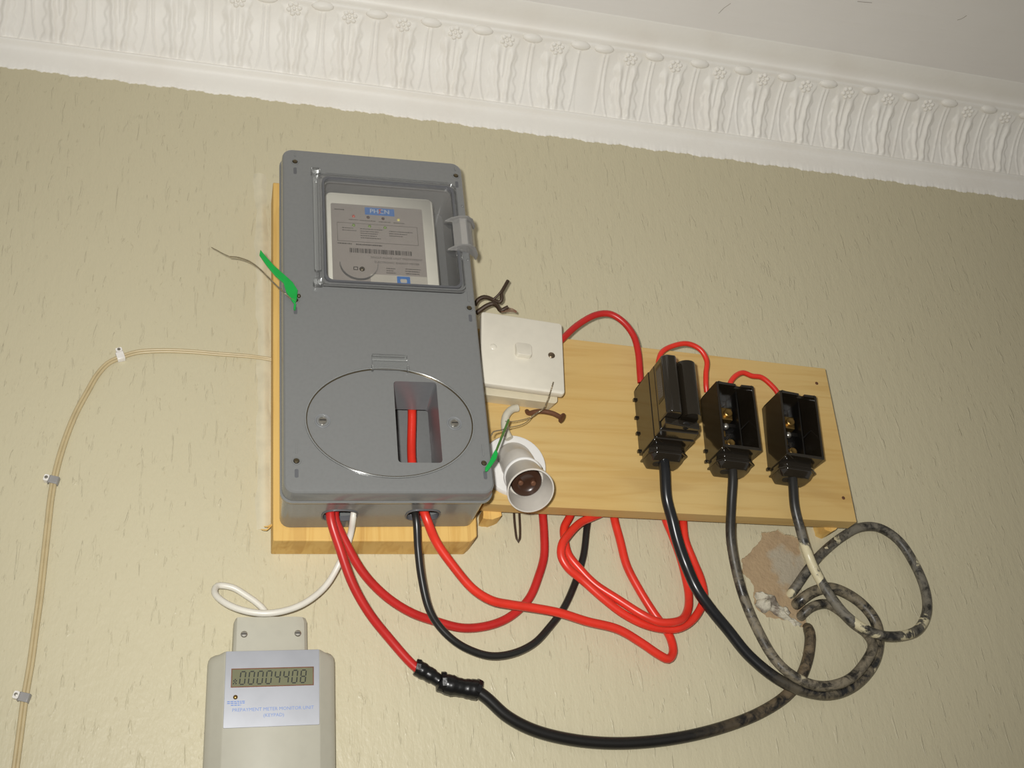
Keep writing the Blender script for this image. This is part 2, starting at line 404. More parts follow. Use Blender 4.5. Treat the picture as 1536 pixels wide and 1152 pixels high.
# cornice: cove with moulded leaves, built as a relief on one swept profile
CX0, CX1 = -720.0, 1720.0
JOINT = 405.0
def flower_off(x):
    if x < JOINT: return ((x-363.0+31.5) % 63.0)-31.5, 63.0
    return ((x-458.0+30.4) % 60.8)-30.4, 60.8
def bez(t): # cove centre line: d, dz
    a, b, c = (11, 31), (24, 74), (66, 90)
    k = 1-t
    d, z = k*k*a[0]+2*k*t*b[0]+t*t*c[0], k*k*a[1]+2*k*t*b[1]+t*t*c[1]
    td, tz = 2*k*(b[0]-a[0])+2*t*(c[0]-b[0]), 2*k*(b[1]-a[1])+2*t*(c[1]-b[1])
    l = math.hypot(td, tz); return d, z, tz/l, -td/l     # normal points out and down
def bumpf(x, w): x = abs(x)/w; return (1-x*x)**2 if x < 1 else 0.0
def relief(x, t):
    if abs(x-(JOINT+2)) < 13: return 0.4*bumpf(x-JOINT-2, 14)      # plain patch where two lengths meet
    u, P = flower_off(x); a = abs(u); h = 0.0
    wob = math.sin(2*math.pi*t*4.3+(1.1 if u > 0 else 0)); ed = 18.0+1.6*wob-3.5*t
    if a < ed: h += 1.6*min(1, (ed-a)/1.2)
    if t < 0.86:
        c = 4.2+6.2*t**0.8
        h += 3.0*bumpf(a-c-0.5*wob, 4.6+0.8*math.sin(2*math.pi*t*3))*min(1, (0.86-t)*9)*min(1, 0.35+t*5)
    if 0.4 < t < 0.84: h += 1.6*bumpf(u, 1.7)
    h += 2.4*math.exp(-((a-4.6)/3.4)**2-((t-0.08)/0.07)**2)
    h += 1.5*math.exp(-((a-12)/3.2)**2-((t-0.10)/0.08)**2)
    b = P/2-a; off = 2.6+7.0*(1-t)**4
    if t < 0.95: h += 1.9*bumpf(b-off, 1.6)
    h += 0.5*bumpf(b, 9)
    return h
nx = int((CX1-CX0)/1.25); NT = 44
V = []; prof_n = 0
for i in range(nx+1):
    x = CX0+(CX1-CX0)*i/nx; zb = z0(x); row = []
    rag = 0.8*math.sin(x*0.21)+0.7*math.sin(x*0.083+1.3)+0.5*math.sin(x*0.61+0.4)+0.35*math.sin(x*1.31+2)
    lip = 0.4*math.sin(x*0.05)
    row += [(-1.0, rag-0.2), (1.0, rag), (1.8, rag+1.2), (2.8, 9), (3.4, 17), (4.0, 22.5), (5.6, 26.0), (9.0, 27.6), (12.6+lip*0.3, 28.4), (14.2+lip*0.3, 29.4), (14.4+lip*0.3, 30.8), (12.4, 31.8)]
    for k in range(NT):
        t = k/(NT-1.0); d, z, nd, nz = bez(t); h = relief(x, t)*min(1, (1-t)*12)*min(1, 0.2+t*14)
        row.append((d+nd*h, z+nz*h))
    row += [(68, 90.4), (70.8, 91.0), (72.0, 92.4), (71.6, 95), (70.4, 100), (69.6, 104), (70.2, 105.8), (72, 106.4), (84, 107.4), (103, 109.0), (104.5, 109.8), (106, 110.6)]
    prof_n = len(row); V += [(x, d, zb+z) for d, z in row]
F = []
for i in range(nx):
    for k in range(prof_n-1):
        a = i*prof_n+k; F.append((a, a+prof_n, a+prof_n+1, a+1))
g = G(); g.v = V; g.f = F
me_c = bpy.data.meshes.new('trim_1'); me_c.from_pydata([(x*MM, -d*MM, (EYE+z)*MM) for x, d, z in V], [], F)
me_c.shade_smooth(); me_c.materials.append(MT['white_plaster'])
trim = bpy.data.objects.new('trim_1', me_c); COL.objects.link(trim); trim['kind'] = 'structure'
# moulded rosettes and buds along its top
def shared(proto, loc, parent):
    o = proto.copy(); COL.objects.link(o); o.location = loc; o.parent = parent; return o
g = G().ball((0, 0, 0), 2.6, 3.0, 2.6, 8, 5)
for k in range(6):
    a = math.pi/3*k+0.3; g.ball((6.2*math.cos(a), 0.4, 5.6*math.sin(a)), 3.3, 2.8, 3.0, 8, 5)
ros = link_mesh('rosette', g, MT['white_plaster'], smooth=80)
g = G().ball((0, 0, 0), 13.0, 5.4, 5.8, 14, 8)
bud = link_mesh('leaf_bud', g, MT['white_plaster'], smooth=80)
first = {'r': True, 'b': True}
def orn(proto, key, x, d, dz):
    o = proto if first[key] else proto.copy()
    if not first[key]: COL.objects.link(o)
    first[key] = False
    o.parent = trim; o.location = (x*MM, -d*MM, (EYE+z0(x)+dz)*MM); o.rotation_euler = (math.radians(58), 0, math.radians(random.uniform(-4, 4)))
xs = [363.0-63.0*k for k in range(0, 17)] + [458.0+60.8*k for k in range(0, 20)]
for x in sorted(xs): orn(ros, 'r', x+random.uniform(-0.8, 0.8), 61.0, 87.4)
for x in sorted([363.0-31.5-63.0*k for k in range(0, 17)] + [392.0, 423.5] + [458.0+30.4+60.8*k for k in range(0, 20)]): orn(bud, 'b', x+random.uniform(-1, 1), 68.0, 90.5)

# ================================================================== boards
def board(name, mat, pts, d0, d1, label, cat, z_nails=(), bevel=0.8):
    xs = [p[0] for p in pts]; zs = [p[1] for p in pts]
    t = Thing(name, label, cat, sum(xs)/len(xs), d0, min(zs))
    ox, oz = sum(xs)/len(xs), min(zs)
    L = [(x-ox, z-oz) for x, z in pts]
    t.part('plank', G().prism(L, d0, d1), mat, bevel=bevel)
    for (x, z) in z_nails:
        t.part('nail_head', G().lathe((x-ox, d1-0.4, z-oz), (0, 1, 0), [(0, 1.9), (0.6, 1.9), (0.8, 1.4), (0.8, 0.01)], 12), 'rust')
    return t, ox, oz
tA, ax_, az_ = board('backing_board', 'wood2', [(31.5, 748), (42.5, 345.7), (222, 347.5), (228, 353), (228.5, 366), (219, 752)], 0, 35, 'thick yellow pine backing board behind the grey meter box', 'board', bevel=1.2)
tA.part('splinter', G().tube([(p[0]-ax_, 20, p[1]-az_) for p in ((45.3, 369.4), (40.7, 365.4), (37.2, 361.4), (32.4, 362.0))], lambda s: 1.1*(1-0.6*s), 6, 2), 'wood2')
tA.part('splinter', G().tube([(p[0]-ax_, 22, p[1]-az_) for p in ((40.7, 365.4), (37.7, 364.0), (34.7, 364.0))], lambda s: 0.8*(1-0.5*s), 6, 2), 'wood2')
BB = [(236, 580), (640.3, 557.0), (631.4, 373.7), (254.7, 383.7), (236, 384.5)]
tB, bx_, bz_ = board('mounting_board', 'wood', BB, 20, 38, 'wide pale pine board carrying the three black fuse holders', 'board', [(624.7, 537.3), (622.7, 400.3)], 0.7)
solo('wood_packer', G().prism(rough_loop([(240.0, 387.5), (257.4, 387.9), (257.5, 380.2), (247.8, 375.9), (238.7, 377.1)], 0.5, 3), 0, 19.8), 'wood2', 'small rough pine packer wedged between wall and mounting board under the lamp holder', 'wood block')
solo('wood_packer', G().prism(rough_loop([(603.5, 383.6), (622.4, 383.2), (619.3, 374.2), (611.1, 369.6), (603.9, 372.4)], 0.7, 3), 0, 19.8), 'wood2', 'splintery pine packer behind the mounting board corner above the looped cable', 'wood block')

# ================================================================== meter box
BX, BZ = 131.3, 542.2
t = Thing('meter_box', 'tall grey plastic meter box with clear window and oval terminal cover', 'meter box', BX, 35, BZ, 1.5)
WIN = rr(127, 120, 7, 13, 88.5); 
CUT = rr(39, 80, 3, 26, -115.7, 3)
# base: open tray
g = G(); O = rr(177, 364, 9, 0, -1); I = rr(170, 357, 6, 0, -1)
hb = []
g.loft([[(x, 35.3, y) for x, y in rr(173, 360, 9, 0, -1)], [(x, 38, y) for x, y in O], [(x, 99, y) for x, y in O], [(x, 99, y) for x, y in I], [(x, 40, y) for x, y in I]], True, True)
ENTRY = (-38.6, 35.4)
def pierce(o, cutters):                      # cut holes and keep the result as a plain mesh
    cs = []
    for c in cutters:
        q = link_mesh('cutter', c, MT['dark'], (0, 35, 0), smooth=0); q.parent = o.parent; cs.append(q)
        m = o.modifiers.new('cut', 'BOOLEAN'); m.operation = 'DIFFERENCE'; m.object = q; m.solver = 'EXACT'
    bpy.context.view_layer.update()
    me = bpy.data.meshes.new_from_object(o.evaluated_get(bpy.context.evaluated_depsgraph_get()))
    o.modifiers.clear(); o.data = me
    me.shade_smooth(); me.set_sharp_from_angle(angle=math.radians(35))
    for q in cs: bpy.data.objects.remove(q)
base = t.part('base', g, 'grey')
def oval(u, k, v):
    sg = lambda q: math.copysign(abs(q)**0.7, q)
    return [(u+k*15*sg(math.cos(2*math.pi*i/28)), 66+k*11.5*sg(math.sin(2*math.pi*i/28)), v) for i in range(28)]
pierce(base, [G().loft([oval(u, 1.0, -190), oval(u, 1.0, -170)]) for u in ENTRY])
for u in ENTRY:
    t.part('entry_bush', G().loft([oval(u, 1.06, -183.0), oval(u, 1.06, -183.8), oval(u, 0.97, -183.8), oval(u, 0.97, -179)], False, False), 'slot', base, smooth=30)
# cover: lofted shell, front pierced by window and terminal cut-out
g = G(); n = 6
prof = [(183, 371, 10, 97.5), (184, 372, 10.5, 98.5), (184, 372, 10.5, 101), (181.5, 369.5, 10, 102), (180.5, 368.5, 10, 114.5), (179.4, 367.4, 9.6, 116.6), (177, 365, 9, 117.8), (174.5, 362.5, 8.5, 118)]
g.loft([[(x, d, y) for x, y in rr(w, h, r, 0, 0, n)] for w, h, r, d in prof], False, False)
g.fill([rr(174.5, 362.5, 8.5, 0, 0, n), WIN, CUT], 118)
for L in (WIN,): g.loft([[(x, 118, y) for x, y in L], [(x, 114, y) for x, y in L]], False, False)
cover = t.part('cover', g, 'grey', smooth=30)
# pocket behind the cut-out
c2 = rr(39, 80, 3, 26, -115.7, 3)
g = G().loft([[(x, 118, y) for x, y in c2], [(x, 64, y) for x, y in rr(41, 80, 3, 27, -115.7, 3)], [(x, 64, y) for x, y in rr(44, 84, 4, 27, -115.7, 3)], [(x, 116, y) for x, y in rr(43, 84, 4, 26, -115.7, 3)]], False, False)
t.part('terminal_pocket', g, 'grey_in', smooth=30)
# window: clear hinged flap with raised rim
win = t.part('window_pane', G().prism(rr(141, 133, 6, 11, 88.3), 118.3, 120.3), 'clear', smooth=30)
g = G(); R1 = rr(139, 131, 7, 12, 88.3); R2 = rr(131, 123.5, 6.5, 13, 88.5)
g.loft([[(x, 120.3, y) for x, y in R1], [(x, 122.6, y) for x, y in rr(138, 130, 6.6, 12, 88.3)], [(x, 122.6, y) for x, y in rr(136.4, 128.4, 6.2, 12, 88.3)], [(x, 120.4, y) for x, y in rr(135.6, 127.6, 6, 12, 88.3)]], False, False)
t.part('window_rim', g, 'clear_rim', win, smooth=30)
g = G(); 
g.loft([[(x, 118.2, y) for x, y in R2], [(x, 121.0, y) for x, y in R2], [(x, 121.0, y) for x, y in WIN], [(x, 117.5, y) for x, y in WIN]], False, False)
t.part('window_gasket', g, 'slot', win, smooth=30)
t.part('hinge_bar', G().prism(rr(6.5, 112, 2, -58.5, 92), 120.3, 124.0), 'clear_rim', win, bevel=0.8)
for v in (154, 24): t.part('hinge_knuckle', G().prism(rr(9, 7, 2, -58.5, v), 118.2, 124.4), 'clear_rim', win, bevel=0.8)
# clear latch standing over the right edge
g = G()
g.loft([[(u, d, v) for u, d in ((74, 121), (80, 127), (87, 127.5), (92, 124), (97, 114), (98, 106), (96.6, 106), (95.6, 113.6), (91, 122.6), (86.5, 126), (80.6, 125.6), (75, 120.4))] for v in (72, 106)])
lt = t.part('latch', g, 'latch', smooth=30)
for v in (71.5, 106):
    t.part('latch_rib', G().loft([[(u, d, vv) for u, d in ((67, 120.5), (72, 126), (80, 130), (88, 130.5), (94, 126), (98.5, 116), (98.5, 106), (95, 112), (86, 119), (74, 120.5))] for vv in (v-0.7, v+0.7)]), 'latch', lt, smooth=30)
# oval terminal cover: a clear lens with bronze edge line, hinge and two screws
OV = lambda a, b: rot2(ell(a, b, 2.2, -116.5, 72), -1.2, 2.2, -116.5)
g = G(); g.loft([[(x, d, y) for x, y in OV(a, b)] for a, b, d in ((74.6, 54.3, 117.9), (74.6, 54.3, 119.4), (74.0, 53.7, 119.7), (73.4, 53.1, 119.4), (73.4, 53.1, 117.9))], False, False)
oc = t.part('oval_rim', g, 'clear_rim', smooth=60)
g = G(); g.loft([[(x, d, y) for x, y in OV(a, b)] for a, b, d in ((73.4, 53.1, 117.95), (73.4, 53.1, 118.5), (72.5, 52.2, 118.5), (72.5, 52.2, 117.95))], False, False)
t.part('oval_seam', g, 'edge', oc, smooth=60)
hg = t.part('oval_hinge', G().prism(rr(32, 15, 1.6, 4, -57.5), 118, 119.6), 'clear_rim', oc, bevel=0.5)
t.part('hinge_pin', G().prism(rr(32, 2.4, 1, 4, -50.8), 118, 121.2), 'clear_rim', oc, bevel=0.6)
t.part('hinge_pin', G().prism(rr(32, 1.4, 0.6, 4, -55.6), 119.4, 120.6), 'clear_rim', oc, bevel=0.4)
for s in (-1, 1): t.part('hinge_lug', G().prism(rr(1.6, 6, 0.7, 4+16*s, -64), 118, 122), 'clear_rim', oc, bevel=0.4)
for u in (-57.0, 59.0):
    g = G().lathe((u, 117.9, -117), (0, 1, 0), [(0, 6.8), (0.9, 6.6), (1.1, 6.0), (0.2, 5.2)], 24, False, False)
    t.part('screw_boss', g, 'grey_in', cover)
    screw(t, u, -117, 117.9, 3.6)
# fixing slots down both edges: a recess, its screw, a slot above or below
for u, v, kind in ((-78, 168, 0), (83.5, 167, 1), (-79, 6, 0), (83.5, 6.5, 1), (-79.5, -155, 0), (82.5, -155.5, 1)):
    b = t.part('fixing_boss', G().lathe((u, 117.9, v), (0, 1, 0), [(0, 4.0), (0.7, 3.8), (0.8, 3.0), (0.1, 2.4), (0.1, 0.01)], 18, False, True), 'grey', cover)
    t.part('fixing_screw', G().lathe((u, 118.0, v), (0, 1, 0), [(0, 2.2), (0.6, 2.1), (0.9, 1.2), (0.9, 0.01)], 12), 'edge', cover)
    t.part('fixing_slot', G().prism(rr(3.2, 8, 1.3, u, v-11.5, 3), 117.6, 118.12), 'slot', cover)
    rh = 5.0 if v > 100 else 12.0
    t.part('fixing_rib', G().prism(rr(1.4, rh, 0.6, u, v+6.5+rh/2, 3), 117.8, 118.9), 'grey', cover, bevel=0.3)
for v in (128, 62): t.part('rim_stud', G().ball((87.0, 118, v), 1.5, 1.2, 1.5), 'grey', cover)

# the meter seen through the window
t = Thing('electricity_meter', 'cream electricity meter with grey printed faceplate inside the grey box', 'meter', BX, 42, BZ+40, 1.5)
def mv(v): return v-40
t.part('meter_case', G().loft([[(x, d, y) for x, y in rr(w, h, r, 8.5, mv(100))] for w, h, r, d in ((112, 122, 6, 42), (112, 122, 6, 80), (111, 121, 6, 84), (108, 118, 5, 86))]), 'meter_body', smooth=50)
FU, FD = 4.5, 86.2
fp = t.part('faceplate', G().prism(rr(93, 100, 2, 4.8, mv(95.5)), 85.5, 86.4), 'meter_label', bevel=0.2)
t.part('faceplate_foot', G().prism(rr(56, 13, 1, 23.0, mv(54.5)), 86.4, 86.8), 'foot', fp)
lg = t.part('blue_logo_panel', G().prism(rr(30, 9, 0.5, 7.4, mv(138.3)), 86.4, 86.7), 'blue', fp, smooth=0)
lettering(t, 'logo_letters', 'PHCN', 7.5, 7.4, mv(138.2), 86.8, 'lightprint', parent=fp)
t.part('logo_spark', G().prism([(6.5, mv(141)), (9.5, mv(142)), (7.5, mv(138)), (9.2, mv(138)), (5.8, mv(134.5)), (7.2, mv(138))], 86.7, 86.9), 'led_red', fp, smooth=0)
for i, (u, v, m) in enumerate(((-19.2, 130.5, 'led_red'), (-4.5, 130.4, 'led_dark'), (10.5, 130, 'led_dark'), (26.3, 129.8, 'led_yellow'), (-19.5, 119.3, 'led_green'), (-3.5, 119.2, 'led_green'), (12, 118.8, 'led_green'))):
    t.part('indicator_led', G().ball((u, 86.4, mv(v)), 1.7, 1.4, 1.7), m)
def frame(u0, u1, v0, v1, w, d0, d1): return G().prism([(u0, v0), (u1, v0), (u1, v1), (u0, v1)], d0, d1, [[(u0+w, v0+w), (u1-w, v0+w), (u1-w, v1-w), (u0+w, v1-w)]])
t.part('printed_frame', frame(-36, 45, mv(99), mv(122), 0.35, 86.4, 86.5), 'print', fp, smooth=0)
def bars(rows, mat, name):                  # print too small to read stays as runs of short dashes
    g = G()
    for u0, u1, v, h in rows:
        u = u0
        while u < u1:
            w = random.uniform(0.8, 2.2); g.box(u, min(u+w, u1), 86.45, 86.5, mv(v)-h/2, mv(v)+h/2); u += w+random.uniform(0.35, 0.7)
    o = t.part(name, g, mat, fp, smooth=0); o['kind'] = 'stuff'; return o
bars([(-24, -15, 126.2, 1.0), (-13, 3, 126, 1.0), (6, 18, 125.8, 1.0), (21, 32, 125.6, 1.0), (-31, -20, 115.5, 1.0), (-31, -17, 112.6, 1.0), (-13, 10, 115.5, 1.0), (-13, 5, 112.6, 1.0), (-13, 4, 110, 1.0), (-13, 3, 107.2, 1.0), (-13, 7, 104.5, 1.0), (16, 40, 114.6, 1.0), (16, 34, 111.8, 1.0), (16, 30, 109, 1.0), (-36, -22, 96.2, 1.3), (-18, 8, 96, 1.5), (11, 20, 69, 1.0), (11, 18, 66.4, 1.0), (11, 20, 63.8, 1.0), (30, 45, 69.5, 1.0), (30, 44, 66.8, 1.0), (30, 44, 64, 1.0), (-38, -28, 138, 1.4)], 'print', 'fine_print')
g = G(); u = -24.5
while u < 36:
    w = random.choice((0.5, 0.5, 0.9, 1.4)); g.box(u, u+w, 86.45, 86.5, mv(85.8), mv(91.2)); u += w+random.choice((0.4, 0.5, 0.9))
t.part('barcode', g, 'print', fp, smooth=0)['kind'] = 'stuff'
lettering(t, 'faceplate_text', 'SINGLE PHASE UNIT PREPAYMENT', 3.4, 22, mv(81.2), 86.5, 'print', parent=fp)
lettering(t, 'faceplate_text', 'ELECTRONIC ENERGY METER', 3.4, 22, mv(75.8), 86.5, 'print', parent=fp)
L = [(-16+19*math.cos(math.pi+math.pi*i/24), mv(72)+19*math.sin(math.pi+math.pi*i/24)) for i in range(25)]
L2 = [(-16+18.2*math.cos(math.pi+math.pi*i/24), mv(72)+18.2*math.sin(math.pi+math.pi*i/24)) for i in range(25)]
port = t.part('optical_port', G().prism(L+L2[::-1], 86.4, 89), 'clear_rim', smooth=30)
t.part('port_screw', G().ball((-13, 86.6, mv(66.5)), 2.8, 1.6, 2.8), 'edge', port)
t.part('port_letters', frame(-21.5, -17, mv(65), mv(69), 0.8, 86.4, 86.6), 'print', port, smooth=0)
t.part('blue_maker_mark', G().prism(rr(13, 9, 1, 27.3, mv(55.5)), 86.8, 87.0, [rr(6.5, 4.5, 1, 27.3, mv(54.8), 3)]), 'blue', fp, smooth=0)

# ================================================================== light switch
t = Thing('light_switch', 'white square one-gang switch with loose plate mounted beside the meter box', 'switch', 279.5, 38, 536.5, -4.8)
t.part('switch_box', G().loft([[(x, d, y) for x, y in rr(w, h, 4, -1.0, -4.0)] for w, h, d in ((76, 84, 38.2), (80, 86, 55))]), 'cream_plastic', smooth=40, bevel=0.4)
def pl(u, v): return 57.2+0.05*(43-v)*0.9-0.02*u       # plate stands off, more so at its lower left
def lay(P, dd): return [(x, pl(x, y)+dd, y) for x, y in P]
pa = t.part('switch_plate', G().loft([lay(rr(85, 85, 3), 0), lay(rr(86, 86, 3.4), 1), lay(rr(86, 86, 3.4), 5.4), lay(rr(85, 85, 3), 7.2), lay(rr(82.5, 82.5, 2.5), 8.0)]), 'white_plastic', smooth=40)
ro = G().loft([lay(rr(17, 17, 3.5, 0.5, 1.5), 7.8), lay(rr(17, 17, 3.5, 0.5, 1.5), 9.6), [(x, pl(x, y)+12.0-(y-1.5)*0.25, y) for x, y in rr(15.6, 15.6, 3.2, 0.5, 1.5)]])
t.part('rocker', ro, 'white_plastic', pa, bevel=0.6)
t.part('screw_cap', G().ball((-30.2, pl(-30, 0)+7.9, 1.2), 3.6, 1.0, 3.6, 16, 6), 'white_plastic', pa)
t.part('screw', G().ball((30.2, pl(30, 0)+7.7, 1.2), 3.8, 1.6, 3.8, 16, 6), 'dull_screw', pa)

# ================================================================== lamp holder
LX, LZ = 268.0, 424.0
t = Thing('lamp_holder', 'empty white angled lamp holder on round base beside the meter box', 'lamp holder', LX, 38, LZ)
t.part('base_disc', G().lathe((0, 38.1, 0), (0, 1, 0), [(0, 32), (3.2, 32), (5.0, 30.8), (5.6, 28.5), (5.6, 0.01)], 48), 'disc_white', smooth=40)
ax = Vector((-0.03, 0.66, -0.75)).normalized(); root = Vector((0.6, 51.5, -4))
sl = t.part('sleeve', G().lathe(root-ax*8, ax, [(8, 16.5), (36-10.6, 16.0), (37-10.6, 15.5)], 40), 'lamp_white', smooth=40)
hh = (Vector((1, 0, 0))-ax*ax.x).normalized(); bb = ax.cross(hh)
t.part('neck', G().loft([[(1+17.5*math.cos(2*math.pi*k/40), 43.6, 6+17.5*math.sin(2*math.pi*k/40)*-1) for k in range(40)], [tuple(root+(hh*math.cos(2*math.pi*k/40)+bb*math.sin(2*math.pi*k/40))*16.5) for k in range(40)]], False, False), 'lamp_white', sl, smooth=60)
co = t.part('collar', G().lathe(root+ax*23.4, ax, [(-1, 16.2), (0, 18.4), (1.6, 18.8), (3.2, 18.4), (4.0, 17.6)], 40, True, True), 'disc_white', smooth=40)
t.part('skirt', G().lathe(root+ax*26.4, ax, [(0, 17.2), (10, 18.4), (30, 21.6), (32, 22.0), (32.6, 21.6), (32.6, 20.6), (31, 20.2), (12, 17.2), (8, 16.6), (8, 0.01)], 48, False, False), 'lamp_white', smooth=40)
ct = t.part('contact_block', G().lathe(root+ax*34.6, ax, [(0, 14.6), (5, 14.6), (7, 13.4), (7.4, 9), (6.0, 7), (6.0, 0.01)], 32), 'brown_contact', smooth=40)
for s in (-1, 1):
    c = root+ax*40.9+Vector((s*6.0, 0, 0)); t.part('contact_pin', G().lathe(c, ax, [(0, 2.6), (2.4, 2.5), (3.2, 1.6), (3.2, 0.01)], 12), 'rust', ct)
screw(t, 24.5, -4.5, 43.4, 3.4)

# ================================================================== fuse holders
def fuse(label, x, z, roll, carrier, nubs):
    t = Thing('fuse_holder', label, 'fuse holder', x, 38, z, roll, 'black fuse holders on the mounting board')
    W, H, D = 21.0, 37.0, 80.0
    g = G()                                  # hollow body, notched upper rim
    O = [(-W, -H), (W, -H), (W, H), (-W, H)]; I = [(-W+3, -H+3), (W-3, -H+3), (W-3, H-3), (-W+3, H-3)]
    g.box(-W, W, 38.1, 46, -H, H)
    g.box(-W, -W+2.6, 46, D, -H, H); g.box(W-2.6, W, 46, D, -H, H)
    g.prism([(-W+2.6, -H), (W-2.6, -H), (W-2.6, -H+2.6), (-W+2.6, -H+2.6)], 46, D)
    g.prism([(-W+2.6, H-2.6), (W-2.6, H-2.6), (W-2.6, H), (-W+2.6, H)], 46, D-5)
    for a, b in ((-W+2.6, 1), (7, W-2.6)): g.box(a, b, D-5, D, H-2.6, H)
    body = t.part('body', g, 'black', smooth=0, bevel=0.5)
    # shoulder at the top back where the feed enters, cable shroud at the foot
    t.part('feed_shoulder', G().loft([[(u, d, v) for u, d in ((-16, 38.2), (8, 38.2), (8, 56), (2, 60), (-10, 60), (-16, 56))] for v in (H, H+5)]), 'black', bevel=0.8)
    sh = G().loft([[(u*k, 38.2+(dd-38.2)*k2, v) for u, dd in ((-18, 38.2), (18, 38.2), (20, 46), (19, 60), (13, 66), (-13, 66), (-19, 60), (-20, 46))] for v, k, k2 in ((-H+0.5, 1.0, 1.0), (-H-6, 1.02, 1.0), (-H-8, 0.98, 0.98), (-H-13, 0.84, 0.82), (-H-14, 0.78, 0.78))])
    t.part('cable_shroud', sh, 'black', smooth=40, bevel=0.5)
    t.part('shroud_knockout', G().lathe((-8, 52, -H-14.1), (0, 0, -1), [(0, 5.0), (0.5, 5.0), (0.5, 0.01)], 18), 'dark')
    t.part('shroud_lip', G().loft([[(u, d, v) for u, d in ((-20.6, 38.2), (20.6, 38.2), (20.6, 61), (14, 67), (-14, 67), (-20.6, 61))] for v in (-H-5.5, -H-7.5)]), 'black', bevel=0.5)
    for v in nubs: t.part('side_nub', G().box(-W-2.2, -W+0.5, 38.2, 42, v-1.6, v+1.6), 'black', smooth=0, bevel=0.4)
    # inside: partition, terminals
    g = G().box(5.5, 7, 46, 68, -H+2.6, H-2.6); t.part('partition', g, 'black_in', smooth=0)
    g = G().loft([[(7, d, v), (W-2.6, d, v+12)] + [(W-2.6, d, v+10.4), (7, d, v-1.6)] for d, v in ((46, -8), (66, -8))]); t.part('inner_rib', g, 'black_in', smooth=0)
    t.part('inner_step', G().box(-W+2.6, 5.5, 46, 60, -3.5, 0.5), 'black_in', smooth=0)
    tm = t.part('upper_terminal', G().box(-11, 3.5, 50, 60, 5, 19), 'brass', smooth=0, bevel=0.8)
    t.part('terminal_screw', G().lathe((-2, 60, 12), (0, 1, 0), [(0, 4.6), (2.6, 4.6), (3.2, 3.8), (2.4, 0.01)], 14), 'brass', tm)
    t.part('terminal_bar', G().box(-13, -10, 46, 64, 3, 20), 'brass', tm, smooth=0, bevel=0.4)
    t.part('fixing_screw', G().ball((-7, 63.5, -5.0), 3.6, 3.0, 3.6, 12, 6), 'steel')
    t.part('feed_tail', G().tube([(-12, 52, H-3), (-12, 53, H-10), (-11.5, 54, 22)], 2.6, 8, 3), 'brass')
    t.part('feed_insulation', G().ball((-13, 57, 20.5), 2.4, 2.4, 2.8), 'red')
    tm2 = t.part('lower_terminal', G().box(-10, 3, 50, 57, -25, -17), 'brass', smooth=0, bevel=0.8)
    t.part('terminal_screw', G().lathe((-1, 57, -21), (0, 1, 0), [(0, 4.4), (2.4, 4.4), (3.0, 3.4), (2.2, 0.01)], 14), 'brass', tm2)
    t.part('terminal_bar', G().box(-9, -6.5, 50, 60, -15, -8), 'brass', tm2, smooth=0, bevel=0.4)
    if carrier:
        g = G().box(-W+0.6, W-0.6, 72, 94, -H+1, H-0.5)
        cr = t.part('fuse_carrier', g, 'black', smooth=0, bevel=0.8)
        t.part('carrier_grip', G().loft([[(u, d, v) for u, d in ((-W+0.6, 94), (-4, 94), (-4, 114), (-7, 118), (-W+5, 118), (-W+0.6, 114))] for v in (-H+10, H-0.5)]), 'black', cr, bevel=1.2)
        g = G().tube([(9, 104, -H+12), (9, 104, 0), (9, 104, H-2)], 10.0, 20, 4); t.part('fuse_barrel', g, 'black', cr, smooth=50)
        t.part('carrier_foot', G().loft([[(u, d, v) for u, d in ((-W+2, 80), (W-2, 80), (W-2, 100), (-W+2, 106))] for v in (-H+10, -H+3)]), 'black', cr, bevel=0.8)
        t.part('carrier_screw', G().lathe((4, 100, -H+6), (0, 0.8, -0.6), [(0, 4), (2, 4), (2.4, 3), (1.8, 0.01)], 14), 'black_in', cr)
        t.part('side_label', G().box(-W+0.35, -W+0.65, 98, 112, -10, 30), 'black_in', cr, smooth=0)
        g = G()
        for k in range(5):
            v = 26.0
            while v > -6:
                h = random.uniform(0.9, 2.2); g.box(-W+0.25, -W+0.36, 99.5+k*2.4, 101+k*2.4, v-h, v); v -= h+0.7
        t.part('side_print', g, 'slot', cr, smooth=0)['kind'] = 'stuff'
    return t
fuse('black bakelite fuse holder with its tall carrier plugged in, fed by thick red wire', 424.0, 476.0, -3.6, True, (26, 5, -13, -33))
fuse('open black fuse holder with red jumper wires at both top corners', 497.0, 469.5, -4.8, False, (-24, -36))
fuse('open black fuse holder nearest the plain end of the pine board', 566.5, 462.5, -6.6, False, (-36,))

# ================================================================== cables
def along(o, n):                             # arc-length attribute for the dust
    me = o.data; L = len(me.vertices)//n; at = me.attributes.new('along', 'FLOAT', 'POINT')
    for i in range(len(me.vertices)): at.data[i].value = min(1.0, (i//n)/max(1, L-1))
def cable(pts, r, mat, label, cat='cable', name='cable', group=None, n=14, step=3.0):
    o = solo(name, G().tube(pts, r, n, step), mat, label, cat, group, smooth=60); along(o, n); return o
